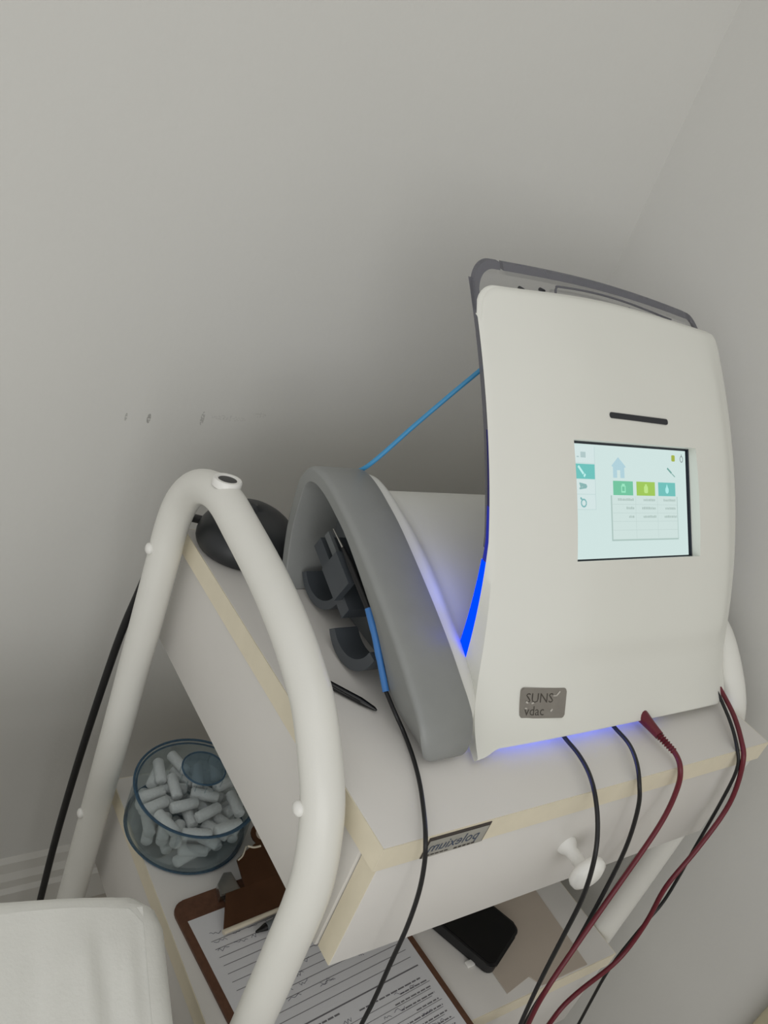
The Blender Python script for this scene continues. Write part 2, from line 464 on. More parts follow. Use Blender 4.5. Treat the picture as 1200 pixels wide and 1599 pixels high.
def secu(x, path, k=1.0): return [(x + k * under(i), p.x, p.y) for i, p in enumerate(path)]
def clampz(path):
    for p in path:
        if p.y < 0.0006: p.y = 0.0006
    return path
S = []
S.append(secn(0.1125, clampz(inset(hp, 0.0020))))
S.append(secn(0.1105, hp)); S.append(secn(0.0690, hp))
S.append(secn(0.0650, mixp(0.0002))); S.append(secn(0.0625, mixp(0.0010))); S.append(secn(0.0608, mixp(0.0024))); S.append(secn(0.0601, mixp(0.0040)))
mx_ = lambda t: [a.lerp(b, t) for a, b in zip(mixp(0.0040), inn)]
def seca(x, path, k): return [(0.089 + (x - 0.089) * nose(q, len(path)) * (1 - k) + (x - 0.089) * k + k * under(q), p.x, p.y) for q, p in enumerate(path)]
S.append(seca(0.0601, mx_(0.08), 0.08)); S.append(seca(0.0602, mx_(0.5), 0.5)); S.append(seca(0.0603, mx_(0.92), 0.92)); S.append(seca(0.0615, inn, 1.0)); S.append(sec(0.1090, inn))
arch = loft('side_arch', S, M_grey, dev)
arch['label'] = 'grey arched side cover'
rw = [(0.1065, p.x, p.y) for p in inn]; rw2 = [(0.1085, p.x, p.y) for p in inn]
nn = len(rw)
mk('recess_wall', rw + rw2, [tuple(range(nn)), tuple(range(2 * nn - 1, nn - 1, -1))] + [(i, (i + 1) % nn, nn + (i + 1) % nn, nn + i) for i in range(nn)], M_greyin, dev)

# white hood between the arch and the right end
def sstep(a, b, x):
    t = min(1, max(0, (x - a) / (b - a))); return t * t * (3 - 2 * t)
secs = []
xs = [0.1115, 0.114, 0.118, 0.122, 0.126, 0.130, 0.133, 0.136, 0.139, 0.143, 0.148, 0.154, 0.162, 0.175, 0.20, 0.25, 0.32, 0.38, 0.42, 0.44, 0.45, 0.456, 0.460, 0.462]
for x in xs:
    s = 0.958 - 0.148 * sstep(0.122, 0.148, x)
    ins = 0.0
    if x > 0.450: ins = 0.013 - math.sqrt(max(0, 0.013 ** 2 - (x - 0.450) ** 2))
    fsh = 0.016 + 0.018 * sstep(0.118, 0.150, x)
    pts = []
    for p in (inset(hp, ins) if ins > 0 else hp):
        k = max(0.0, 1 - (p.x - 0.054) / 0.14)
        pts.append(Vector((p.x + fsh * k, max(0.0006, p.y * s))))
    secs.append(sec(x, pts))
loft('hood', secs, M_body, dev, closed=True, capends=True)

# front panel
XL, XR = 0.140, 0.481
XC, HW = (XL + XR) / 2, (XR - XL) / 2
def PY(z): return 0.0733 * z ** 3 + 1.2155 * z ** 2 + 0.2410 * z + 0.0853
def xleft(z): return XL - 0.032 * math.exp(-max(0, z) / 0.024) if z < 0.12 else XL
def softbox(x, z):
    a = sstep(0.150, 0.235, x) * (1 - sstep(0.425, 0.458, x)); b = sstep(0.060, 0.090, z) * (1 - sstep(0.27, 0.33, z))
    return a * b
def surfY(x, z):
    xc = (xleft(z) + XR) / 2; hw = (XR - xleft(z)) / 2
    u = (x - xc) / hw; u = min(1.0, abs(u)) ** (3.2 if u < 0 else 5.0)
    yp = PY(z) - 0.02 * (x - XL) - 0.027 * (1 - u) - 0.0060 * softbox(x, z)
    wt = math.exp(-max(0.0, z - 0.008) / 0.017)          # the foot of the panel sweeps forward to a straight lower edge
    yb = 0.0447 + 0.30 * z + 0.010 * sstep(0.445, 0.481, x)
    return yp * (1 - wt) + yb * wt
def ztop(x):
    u = (x - XC) / HW
    z = 0.3215 - (0.014 if u < 0 else 0.006) * u * u
    r = 0.020; dist = max(0, min(x - XL, XR - x))
    if dist < r: z -= (r - math.sqrt(max(0, r * r - (r - dist) ** 2)))
    return z
def zbot(x):
    z = 0.0050 + 0.0045 * sstep(0.132, 0.165, x)
    r = 0.012; dist = XR - x
    if dist < r: z += (r - math.sqrt(max(0, r * r - (r - dist) ** 2)))
    return z
def tside(z): return max(0.0028, 0.024 - 0.15 * z)
# screen frame
SO = Vector((0.2945, 0.1455, 0.1850))
fsn, SU, SV, SN = frame(SO, (1, -0.012, 0.026), (0, 0.575, 0.818))   # SN points to the room
SWD, SHT = 0.1650, 0.1010
N1, N2 = 96, 84
us = [-math.cos(math.pi * i / N1) * 0.35 + (2 * i / N1 - 1) * 0.65 for i in range(N1 + 1)]
bm = bmesh.new(); g0 = []; g1 = []
for i in range(N1 + 1):
    xb = XC + HW * us[i]; za, zb = zbot(xb), ztop(xb); c0 = []; c1 = []
    for j in range(N2 + 1):
        z = za + (zb - za) * (0.5 - 0.5 * math.cos(math.pi * j / N2)) ** 0.9
        xl = xleft(z); x = xl + (XR - xl) * (us[i] + 1) / 2
        y = surfY(x, z)
        # rolled lower lip and top lip
        dz = z - za; dt = zb - z
        if dz < 0.002: y += 0.002 - math.sqrt(max(0, 0.002 ** 2 - (0.002 - dz) ** 2))
        if dt < 0.003: y += 0.003 - math.sqrt(max(0, 0.003 ** 2 - (0.003 - dt) ** 2))
        c0.append(bm.verts.new((x, y, z)))
        yb = PY(z) - 0.02 * (xb - XL) * 0.6 + tside(z) - 0.022 * (1 - min(1, abs(us[i])) ** 3.5)
        if z < 0.02: yb -= 0.012 * (1 - z / 0.02)
        yb = max(yb, y + 0.0022)
        c1.append(bm.verts.new((xb - 0.0030 * (1 - us[i]) / 2, yb, z)))
    g0.append(c0); g1.append(c1)
# cut the screen opening: drop faces whose centre lies in the opening
def in_screen(p):
    d = p - SO; return abs(d.dot(SU)) < SWD / 2 and abs(d.dot(SV)) < SHT / 2
# snap nearest grid lines to the opening border by moving vertices inside to it is coarse: instead keep the skin whole and seat a frame on it
for g, rev in ((g0, False), (g1, True)):
    for i in range(N1):
        for j in range(N2):
            q = (g[i][j], g[i + 1][j], g[i + 1][j + 1], g[i][j + 1])
            bm.faces.new(q[::-1] if rev else q)
for j in range(N2):
    bm.faces.new((g0[0][j], g0[0][j + 1], g1[0][j + 1], g1[0][j])); bm.faces.new((g0[N1][j], g1[N1][j], g1[N1][j + 1], g0[N1][j + 1]))
for i in range(N1):
    bm.faces.new((g0[i][0], g1[i][0], g1[i + 1][0], g0[i + 1][0])); bm.faces.new((g0[i][N2], g0[i + 1][N2], g1[i + 1][N2], g1[i][N2]))
panel = bm_obj('front_panel', bm, M_shell, dev, True, 40)
panel['label'] = 'curved white front panel'
def carve(target, poly, f, h0, h1):
    """cut a pocket into a part with a boolean, applied at once"""
    c = slab('cutter', poly, f, h0, h1, M_slot)
    md = target.modifiers.new('pocket', 'BOOLEAN'); md.operation = 'DIFFERENCE'; md.object = c; md.solver = 'EXACT'
    dg = bpy.context.evaluated_depsgraph_get(); dg.update()
    me = bpy.data.meshes.new_from_object(target.evaluated_get(dg))
    target.modifiers.clear(); target.data = me
    bpy.data.objects.remove(c, do_unlink=True)
carve(panel, rect(-SWD / 2, -SHT / 2, SWD / 2, SHT / 2), fsn, -0.030, 0.03)
for p in panel.data.polygons: p.use_smooth = True
try: panel.data.set_sharp_from_angle(angle=math.radians(40))
except Exception: pass

# screen: dark bezel tray, lit display, user interface print
REC = -0.0050
bz = slab('screen_bezel', rect(-SWD / 2 - 0.0015, -SHT / 2 - 0.0015, SWD / 2 + 0.0015, SHT / 2 + 0.0015), fsn, REC - 0.003, REC, M_bezel, panel)
for a0, b0, a1, b1 in ((-SWD / 2 - 0.0002, -SHT / 2, -SWD / 2 + 0.0006, SHT / 2), (SWD / 2 - 0.0010, -SHT / 2, SWD / 2 + 0.0002, SHT / 2),
                       (-SWD / 2, -SHT / 2 - 0.0002, SWD / 2, -SHT / 2 + 0.0008), (-SWD / 2, SHT / 2 - 0.0008, SWD / 2, SHT / 2 + 0.0002)):
    slab('bezel_lip', rect(a0, b0, a1, b1), fsn, REC, -0.0028, M_bezel, panel)
D0, D1, B0, B1 = -SWD / 2 + 0.0006, SWD / 2 - 0.0036, -SHT / 2 + 0.0015, SHT / 2 - 0.0020
disp = slab('display', rect(D0, B0, D1, B1), fsn, REC, REC + 0.0008, glow('display_light', (222, 243, 240), 0.86), panel)
disp['label'] = 'lit touch screen display'
def UV(u, v): return (D0 + (D1 - D0) * u, B1 - (B1 - B0) * v)
def ur(u0, v0, u1, v1):
    a, b = UV(u0, v0), UV(u1, v1); return rect(a[0], a[1], b[0], b[1])
UIH = REC + 0.0010
def ui(name, polys, rgb, k=0.86, lift=0.0):
    return quads(name, polys, fsn, UIH + lift, glow('ui_' + name, rgb, k), panel)
ui('side_menu', [ur(0.0, 0.02, 0.195, 0.165), ur(0.0, 0.315, 0.195, 0.435), ur(0.0, 0.445, 0.195, 0.565)], (226, 244, 243))
ui('menu_line', [ur(0.0, 0.436, 0.195, 0.440), ur(0.0, 0.570, 0.195, 0.574), ur(0.195, 0.02, 0.199, 0.574), ur(0.0, 0.165, 0.195, 0.169)], (206, 228, 228))
ui('menu_button', [ur(0.0, 0.175, 0.195, 0.305)], (122, 208, 202), 0.86, 0.0001)
ui('pen_icon', [stroke(UV(0.065, 0.195), UV(0.105, 0.262), 0.0022), stroke(UV(0.108, 0.268), UV(0.118, 0.280), 0.0030)], (200, 250, 246), 0.9, 0.0003)
ui('list_icon', [ur(0.085, 0.070, 0.125, 0.120), ur(0.055, 0.108, 0.072, 0.120)], (190, 214, 214), 0.86, 0.0003)
ui('wave_icon', [stroke(UV(0.070, 0.345), UV(0.125, 0.360), 0.0016), stroke(UV(0.075, 0.365), UV(0.130, 0.370), 0.0016), stroke(UV(0.070, 0.390), UV(0.125, 0.378), 0.0016),
                 stroke(UV(0.075, 0.345), UV(0.085, 0.390), 0.0014), stroke(UV(0.105, 0.350), UV(0.110, 0.388), 0.0014)], (150, 194, 192), 0.86, 0.0003)
key = []
for k in range(10):
    a0, a1 = 2 * math.pi * k / 10, 2 * math.pi * (k + 1) / 10; c = UV(0.100, 0.515)
    key.append(stroke((c[0] + 0.0032 * math.cos(a0), c[1] + 0.0032 * math.sin(a0)), (c[0] + 0.0032 * math.cos(a1), c[1] + 0.0032 * math.sin(a1)), 0.0014))
key.append(stroke(UV(0.090, 0.490), UV(0.075, 0.468), 0.0018))
ui('key_icon', key, (140, 196, 196), 0.86, 0.0003)
ui('house_icon', [[UV(0.335, 0.185), UV(0.335, 0.175), UV(0.39, 0.098), UV(0.45, 0.178), UV(0.45, 0.190)], ur(0.345, 0.185, 0.378, 0.285), ur(0.405, 0.185, 0.440, 0.285), ur(0.378, 0.185, 0.405, 0.215)], (190, 224, 234))
ui('green_tab', [ur(0.340, 0.312, 0.508, 0.440)], (126, 210, 172), 0.86, 0.0002)
ui('lime_tab', [ur(0.538, 0.312, 0.702, 0.440)], (172, 214, 102), 0.86, 0.0002)
ui('teal_tab', [ur(0.732, 0.312, 0.890, 0.440)], (124, 206, 200), 0.86, 0.0002)
bi = UV(0.424, 0.38); bottle = [rect(bi[0] - 0.0030, bi[1] - 0.0032, bi[0] - 0.0018, bi[1] + 0.0026), rect(bi[0] + 0.0018, bi[1] - 0.0032, bi[0] + 0.0030, bi[1] + 0.0026),
      rect(bi[0] - 0.0030, bi[1] - 0.0036, bi[0] + 0.0030, bi[1] - 0.0022), rect(bi[0] - 0.0020, bi[1] + 0.0018, bi[0] + 0.0020, bi[1] + 0.0042)]
ui('bottle_icon', bottle, (168, 246, 208), 0.86, 0.0004)
bi = UV(0.620, 0.38)
ui('lime_icon', [rrect(bi[0] - 0.0028, bi[1] - 0.0036, bi[0] + 0.0028, bi[1] + 0.0030, 0.0016), rect(bi[0] - 0.0014, bi[1] + 0.0028, bi[0] + 0.0014, bi[1] + 0.0044)], (204, 244, 150), 0.86, 0.0004)
bi = UV(0.811, 0.378)
ui('drop_icon', [[(bi[0] + 0.0026 * math.cos(a), bi[1] - 0.0006 + 0.0032 * math.sin(a)) for a in [k * math.pi / 6 for k in range(12)]], [(bi[0] - 0.0018, bi[1] + 0.001), (bi[0] + 0.0018, bi[1] + 0.001), (bi[0], bi[1] + 0.0052)]], (186, 250, 248), 0.86, 0.0004)
ui('table_shadow', [ur(0.318, 0.443, 0.332, 0.850), ur(0.318, 0.832, 0.908, 0.850), ur(0.900, 0.443, 0.908, 0.850)], (186, 210, 204), 0.86, 0.0001)
ui('table_sheet', [ur(0.328, 0.443, 0.902, 0.836)], (221, 240, 236), 0.86, 0.0002)
ui('table_line', [ur(0.33, v, 0.90, v + 0.004) for v in (0.520, 0.598, 0.674, 0.752)] + [ur(u, 0.45, u + 0.003, 0.83) for u in (0.525, 0.718)], (206, 226, 222), 0.86, 0.0003)
words = []
rnd = random.Random(3)
for v, cols in ((0.480, ((0.375, 0.515), (0.595, 0.70), (0.775, 0.885))), (0.556, ((0.445, 0.515), (0.58, 0.705), (0.79, 0.885))), (0.634, ((0.465, 0.515), (0.59, 0.705), (0.78, 0.895)))):
    for u0, u1 in cols:
        u = u0
        while u < u1 - 0.004:
            wd = rnd.uniform(0.006, 0.014); hh = rnd.choice((0.008, 0.010, 0.013))
            words.append(ur(u, v - hh, min(u + wd, u1), v + 0.010)); u += wd + 0.003
ui('table_words', words, (190, 210, 204), 0.86, 0.0004)
ui('badge_icon', [rrect(*UV(0.862, 0.108), *UV(0.895, 0.048), 0.0012)], (176, 192, 84), 0.86, 0.0003)
ring = []
for k in range(12):
    a0, a1 = 2 * math.pi * k / 12, 2 * math.pi * (k + 1) / 12; c = UV(0.958, 0.082)
    ring.append(stroke((c[0] + 0.0022 * math.cos(a0), c[1] + 0.0028 * math.sin(a0)), (c[0] + 0.0022 * math.cos(a1), c[1] + 0.0028 * math.sin(a1)), 0.0009))
ring.append(stroke(UV(0.958, 0.035), UV(0.958, 0.062), 0.001))
ui('power_icon', ring, (150, 160, 160), 0.86, 0.0003)
ui('needle_icon', [stroke(UV(0.820, 0.175), UV(0.860, 0.222), 0.0018), stroke(UV(0.862, 0.225), UV(0.890, 0.255), 0.0009)], (128, 178, 170), 0.86, 0.0003)

# slot above the screen
def on_panel(x, z, off=0.0):
    e = 1e-3
    p = Vector((x, surfY(x, z), z)); tx = Vector((2 * e, surfY(x + e, z) - surfY(x - e, z), 0)); tz = Vector((0, surfY(x, z + e) - surfY(x, z - e), 2 * e))
    nrm = tx.cross(tz).normalized()
    return p + nrm * off, tx.normalized(), tz.normalized()
p, tx, tz = on_panel(0.295, 0.2472)
fsl, _, _, _ = frame(p, tx + Vector((0, 0, 0.016)), tz)
slab('slot', rrect(-0.040, -0.0026, 0.040, 0.0026, 0.0022), fsl, -0.004, 0.0006, M_slot, panel)
# badge
p, tx, tz = on_panel(0.1945, 0.0335)
fb, _, _, _ = frame(p, tx, tz)
bd = slab('badge', rrect(-0.0240, -0.0125, 0.0240, 0.0125, 0.0028), fb, -0.0022, 0.0010, M_badge, panel, 0.0004)
bd['label'] = 'small grey metal badge'
text_mesh('badge_lettering', 'SUNS', 0.0112, fb, -0.0195, 0.0005, 0.0011, M_badgedark, panel, shear=0.0, wscale=1.1)
text_mesh('badge_lettering', 'vdac', 0.0110, fb, -0.0195, -0.0100, 0.0011, M_badgedark, panel, wscale=1.05)
quads('badge_glint', [stroke((0.0130, 0.0062), (0.0165, 0.0098), 0.0014), stroke((0.0095, 0.0060), (0.0140, 0.0062), 0.0009), stroke((-0.0190, 0.0012), (-0.0165, 0.0002), 0.0014),
                      stroke((-0.0130, -0.0002), (-0.0105, 0.0004), 0.0012), stroke((0.0080, -0.0068), (0.0100, -0.0050), 0.0015), stroke((-0.0195, -0.0040), (-0.0170, -0.0044), 0.0010)], fb, 0.0013, M_badgelight, panel)  # pale strokes painted as glints on the badge

# clear sheet standing behind the panel, its thick edge and the light inside its left edge
AX0, AX1 = 0.1375, 0.462
AXC, AHW = (AX0 + AX1) / 2, (AX1 - AX0) / 2
def aY(x, z):
    u = min(1, abs((x - AXC) / AHW)); return PY(z) - 0.012 * (x - XL) + tside(z) + 0.0012 - 0.013 * (1 - u ** 3)
def atop(x, ins=0.0):
    u = (x - AXC) / AHW
    z = 0.3320 - ins - (0.0085 if u < 0 else 0.007) * u * u
    r = 0.024 - ins; d = min(x - AX0 - ins, AX1 - ins - x)
    if d < r: z -= (r - math.sqrt(max(0, r * r - (r - d) ** 2)))
    return z
def sheet(name, outline, m, th, parent):
    """outline: list of columns (x, z list); thick sheet following aY"""
    V = []; F = []; n = len(outline[0][1]); c = len(outline)
    for off in (0, th):
        for x, zs in outline:
            for z in zs: V.append((x, aY(x, z) + off, z))
    for i in range(c - 1):
        for j in range(n - 1):
            a = i * n + j; F.append((a, a + n, a + n + 1, a + 1)); b = a + c * n; F.append((b, b + 1, b + n + 1, b + n))
    for i in range(c - 1):
        for j in (0, n - 1):
            a = i * n + j; b = a + c * n; F.append((a, b, b + n, a + n))
    for j in range(n - 1):
        for i in (0, c - 1):
            a = i * n + j; b = a + c * n; F.append((a, a + 1, b + 1, b))
    return mk(name, V, F, m, parent, True, 40)
cols = []
for k in range(61):
    x = AXC + AHW * (-math.cos(math.pi * k / 60) * 0.5 + (2 * k / 60 - 1) * 0.5)
    zt = atop(x); cols.append((x, [0.10 + (zt - 0.10) * j / 24 for j in range(25)]))
acr = sheet('clear_sheet', cols, M_acryl, 0.0045, dev)
acr['label'] = 'clear acrylic sheet behind the panel'
RW = 0.0052
for (k0, k1) in ((0, 0.142), (0.155, 0.895), (0.905, 1.0)):
    cols = []
    for k in range(31):
        t = k0 + (k1 - k0) * k / 30
        x = AXC + AHW * (-math.cos(math.pi * t) * 0.5 + (2 * t - 1) * 0.5)
        zt = atop(x) + 0.0002
        xin = min(max(x, AX0 + RW + 1e-4), AX1 - RW - 1e-4)
        zi = atop(xin, RW) if AX0 + RW < x < AX1 - RW else 0.290
        zi = min(zi, zt - 0.002)
        cols.append((x, [zi, (zi + zt) / 2, zt]))
    sheet('sheet_rim', cols, M_acrim, 0.0052, acr)
cols = [(AX0 - 0.0003 + 0.0022 * i, [0.135 + 0.175 * j / 20 for j in range(21)]) for i in range(2)]
sheet('sheet_rim', cols, M_acrim, 0.0050, acr)
for (x, z) in ((0.165, 0.3080), (0.1895, 0.3125), (0.214, 0.3155)):
    lathe_obj('sheet_hole', [(0.0016, -0.003), (0.0016, 0.003)], M_slot, acr, (x, aY(x, z) + 0.002, z), (0, 1, 0), 12)
# raised outline of a pocket on the sheet
pk = [(0.2285, 0.308), (0.2285, 0.3165), (0.2310, 0.3205), (0.236, 0.3218), (0.28, 0.3240), (0.33, 0.3235), (0.40, 0.3190)]
tube('sheet_pocket', catmull([(x, aY(x, z) - 0.0008, z) for x, z in pk], 6), 0.0010, M_acrim, acr, 8)
tube('sheet_pocket', catmull([(0.330, aY(0.33, 0.3200) - 0.001, 0.3200), (0.338, aY(0.338, 0.3160) - 0.001, 0.3160)], 3), 0.0010, M_acrim, acr, 8)

def led(name, z0, z1, m, w0, w1):
    V = []; F = []; n = 14
    for j in range(n + 1):
        t = j / n; z = z0 + (z1 - z0) * t; wd = w0 + (w1 - w0) * t
        y0 = PY(z) + tside(z) + 0.0004
        V += [(0.1368, y0, z), (0.1368, y0 + wd, z), (0.1392, y0 + wd, z), (0.1392, y0, z)]
    for j in range(n):
        for k in range(4): F.append((j * 4 + k, j * 4 + (k + 1) % 4, (j + 1) * 4 + (k + 1) % 4, (j + 1) * 4 + k))
    F += [(0, 1, 2, 3), (n * 4, n * 4 + 1, n * 4 + 2, n * 4 + 3)]
    o = mk(name, V, F, m, dev); o['label'] = 'glowing blue light strip'; return o
led('light_strip', 0.018, 0.126, glow('led_blue', (0, 48, 255), 2.4), 0.0135, 0.0052)
led('light_strip', 0.126, 0.165, glow('led_blue_mid', (58, 66, 190), 0.6), 0.0040, 0.0026)
led('light_strip', 0.165, 0.215, glow('led_blue_dim', (74, 72, 130), 0.4), 0.0022, 0.0016)
# blue lamps of the device: behind the panel and under its front
def blue(name, loc, target, sx, sy, p):
    o = area(name, loc, target, sx, sy, p, (0.10, 0.16, 1.0)); o.parent = dev; o.matrix_parent_inverse = Matrix.Translation(-Vector(dev.location)); return o
blue('strip_lamp', (0.1320, 0.160, 0.108), (0.150, 0.20, 0.060), 0.006, 0.05, 0.006)
blue('base_lamp', (0.240, 0.080, 0.0084), (0.240, 0.030, 0.0), 0.22, 0.004, 0.11)
slab('base_light', rect(0.14, 0.084, 0.33, 0.088), frame((0, 0, 0), (1, 0, 0), (0, 1, 0))[0], 0.0100, 0.0110, glow('base_led', (40, 60, 255), 0.8), dev)
for (x, y) in ((0.15, 0.12), (0.44, 0.12), (0.15, 0.27), (0.44, 0.27)):
    lathe_obj('rubber_foot', [(0.012, 0.0), (0.012, 0.004), (0.010, 0.006)], M_black, dev, (x, y, 0.0002), (0, 0, 1), 20)

# handpiece cradle inside the arch
def yzslab(name, poly, x0, x1, m, parent, bevel=0.0):
    f, _, _, _ = frame((x0, 0, 0), (0, 1, 0), (0, 0, 1))
    return slab(name, poly, f, 0, x1 - x0, m, parent, bevel)
def bar(y0, z0, y1, z1, lo, hi):
    """quad strip in the yz plane along a line, from offset lo to hi across it"""
    d = Vector((y1 - y0, z1 - z0)).normalized(); n = Vector((-d.y, d.x))
    if n.y < 0: n = -n
    return [(y0 + n.x * lo, z0 + n.y * lo), (y1 + n.x * lo, z1 + n.y * lo), (y1 + n.x * hi, z1 + n.y * hi), (y0 + n.x * hi, z0 + n.y * hi)]
crd = yzslab('handpiece_cradle', bar(0.268, 0.060, 0.198, 0.0340, -0.007, 0.006), 0.0700, 0.1060, M_slate, dev, 0.0012)
yzslab('cradle_rail', bar(0.262, 0.066, 0.212, 0.0475, 0.0055, 0.0125), 0.0690, 0.0730, M_greyin, crd, 0.0006)
yzslab('cradle_rail', bar(0.258, 0.066, 0.200, 0.0450, 0.0055, 0.0130), 0.0940, 0.1000, M_slate, crd, 0.0006)
yzslab('cradle_clip', bar(0.236, 0.060, 0.206, 0.0490, -0.010, 0.0165), 0.0625, 0.0700, M_slate, crd, 0.0006)
def hook(name, cy, cz, r, t, a0, a1, x0, x1):
    n = 18; o = []; i_ = []
    for k in range(n + 1):
        a = math.radians(a0 + (a1 - a0) * k / n)
        o.append((cy + (r + t) * math.cos(a), cz + (r + t) * math.sin(a))); tt = 0.15 * t * math.sin(math.pi * k / n)
        i_.append((cy + (r - tt) * math.cos(a), cz + (r - tt) * math.sin(a)))
    return yzslab(name, o + i_[::-1], x0, x1, M_slate, dev, 0.0008)
hook('cable_hook', 0.1765, 0.0400, 0.0290, 0.0085, 190, 316, 0.0640, 0.0880)
hook('cable_hook', 0.2540, 0.0400, 0.0290, 0.0070, 200, 320, 0.0760, 0.1060)
lathe_obj('cradle_screw', [(0.004, 0), (0.004, 0.003), (0.001, 0.004)], M_greyin, dev, (0.103, 0.236, 0.0260), (-1, 0, 0), 16)
lathe_obj('cradle_screw', [(0.0018, 0), (0.0018, 0.002), (0.0005, 0.0025)], M_black, dev, (0.103, 0.262, 0.100), (-1, 0, 0), 12)

# ------------------------------------------------------------------ handpiece with its cable
hpc = empty('handpiece', (0.075, 0.20, 0.055), 'thin black handpiece with blue sleeve and black cable resting in the grey cradle', 'handpiece')
tube('needle', [(0.0660, 0.2483, 0.0862), (0.0660, 0.2272, 0.0809)], [0.0006, 0.0011], M_steel, hpc, 10)
tube('grip', catmull([(0.0660, 0.2276, 0.0811), (0.0660, 0.2103, 0.0759), (0.0660, 0.1900, 0.0686), (0.0660, 0.1680, 0.0608)], 5),
     [0.0015, 0.0017, 0.0020, 0.0023, 0.0026] + [0.0030] * 11, M_black, hpc, 14)
tube('sleeve', catmull([(0.0660, 0.1700, 0.0616), (0.0660, 0.1522, 0.0500), (0.0660, 0.1352, 0.0368), (0.0660, 0.1161, 0.0220)], 5),
     [0.0035] * 5 + [0.0032] * 5 + [0.0028] * 6, M_bluesl, hpc, 14)
HPC = [(0.066, 0.1161, 0.022), (0.0655, 0.0971, 0.0165), (0.0718, 0.0881, 0.006), (0.0657, 0.0641, 0.0045), (0.0555, 0.0393, 0.0045), (0.0402, 0.0124, 0.006), (0.0277, -0.006, 0.0077), (0.0307, -0.012, -0.0101), (0.0349, -0.016, -0.0359), (0.0375, -0.019, -0.0684), (0.038, -0.021, -0.1038), (0.0408, -0.022, -0.1477), (0.0389, -0.024, -0.1761), (0.037, -0.027, -0.3), (0.035, -0.03, -0.55), (0.03, -0.06, -0.696), (0.0, -0.2, -0.697)]
tube('cable', catmull(HPC, 8), 0.0017, M_black, hpc, 10)

# ------------------------------------------------------------------ leads hanging from the front of the device
def lead(name, pts, r, m, label, group=None):
    o = tube(name, smooth_path(catmull(pts, 8), 3), r, m, None, 10)
    return tag(o, label, 'cable', group)
C1 = [(0.221, 0.0603, 0.008), (0.2208, 0.0485, 0.007), (0.219, 0.0314, 0.0075), (0.2119, 0.012, 0.008), (0.2003, -0.008, 0.0063), (0.197, -0.024, -0.0087), (0.1934, -0.037, -0.0286), (0.2034, -0.042, -0.0715), (0.2124, -0.043, -0.1242), (0.2277, -0.042, -0.1925), (0.2464, -0.042, -0.269), (0.29, -0.044, -0.45), (0.29, -0.05, -0.696), (0.25, -0.2, -0.697)]
C2 = [(0.2864, 0.0607, 0.008), (0.2869, 0.0487, 0.007), (0.2845, 0.0298, 0.0075), (0.2718, 0.0094, 0.008), (0.2633, -0.006, 0.0005), (0.2723, -0.012, -0.0229), (0.2858, -0.017, -0.0726), (0.2932, -0.021, -0.1411), (0.2928, -0.026, -0.2104), (0.2744, -0.033, -0.2457), (0.2722, -0.036, -0.2937), (0.302, -0.04, -0.45), (0.305, -0.055, -0.696), (0.27, -0.2, -0.697)]
R1 = [(0.3273, 0.0517, 0.011), (0.3248, 0.0373, 0.011), (0.3256, 0.0213, 0.01), (0.3249, 0.0076, 0.009), (0.3206, -0.004, 0.0046), (0.3248, -0.01, -0.0153), (0.323, -0.016, -0.0555), (0.3005, -0.024, -0.1222), (0.2716, -0.034, -0.1871), (0.2514, -0.042, -0.2217), (0.2565, -0.044, -0.2717), (0.296, -0.048, -0.45), (0.3, -0.06, -0.695), (0.29, -0.2, -0.696)]
R2 = [(0.465, 0.064, 0.0163), (0.463, 0.054, 0.0135), (0.4475, 0.03, 0.0125), (0.4302, 0.006, 0.0076), (0.4243, -0.009, -0.0055), (0.4404, -0.016, -0.0586), (0.4257, -0.021, -0.1128), (0.4063, -0.024, -0.1596), (0.4124, -0.027, -0.2131), (0.4007, -0.03, -0.2666), (0.345, -0.034, -0.2881), (0.3202, -0.038, -0.3187), (0.312, -0.045, -0.45), (0.312, -0.06, -0.695), (0.31, -0.2, -0.696)]
B3 = [(0.4549, 0.06, 0.0161), (0.4546, 0.05, 0.0115), (0.4355, 0.024, 0.0102), (0.4215, 0.003, 0.004), (0.4247, -0.008, -0.0151), (0.4369, -0.01, -0.0643), (0.447, -0.012, -0.1305), (0.4563, -0.013, -0.1771), (0.4569, -0.015, -0.2162), (0.4429, -0.017, -0.245), (0.4264, -0.02, -0.3025), (0.4336, -0.022, -0.3635), (0.4474, -0.022, -0.419), (0.46, -0.03, -0.55), (0.46, -0.05, -0.696), (0.44, -0.2, -0.697)]
lead('cable', C1, 0.0019, M_black, 'thin black cable nearest the grey arch of those leaving under the panel')
lead('cable', C2, 0.0019, M_black, 'thin black cable between the other black one and the red connector')
rl = empty('cable', (0.327, 0.045, 0.0), 'dark red cable with ribbed connector leaving under the front panel', 'cable')
tube('lead', smooth_path(catmull(R1, 8), 3), 0.0024, M_red, rl, 10)
pl = catmull([(0.3285, 0.0600, 0.0112), (0.3262, 0.0450, 0.0112), (0.3250, 0.0290, 0.0106)], 4)
tube('connector', pl, [0.0066, 0.0064, 0.0062, 0.0058, 0.0054, 0.0050, 0.0047, 0.0044, 0.0042], M_red, rl, 14)
for k in range(7):
    t = 0.0270 - k * 0.0026
    lathe_obj('strain_ring', [(0.0028, -0.0006), (0.0040 - 0.00012 * k, 0), (0.0028, 0.0006)], M_red, rl, (0.3251 + 0.00005 * k, t, 0.0104 - 0.00015 * k), (0.0, -1, -0.06), 14)
lead('cable', R2, 0.0024, M_red, 'dark red cable leaving the gap at the far right end of the device')
lead('cable', B3, 0.0017, M_black, 'thin black cable running beside the red one at the far right end')

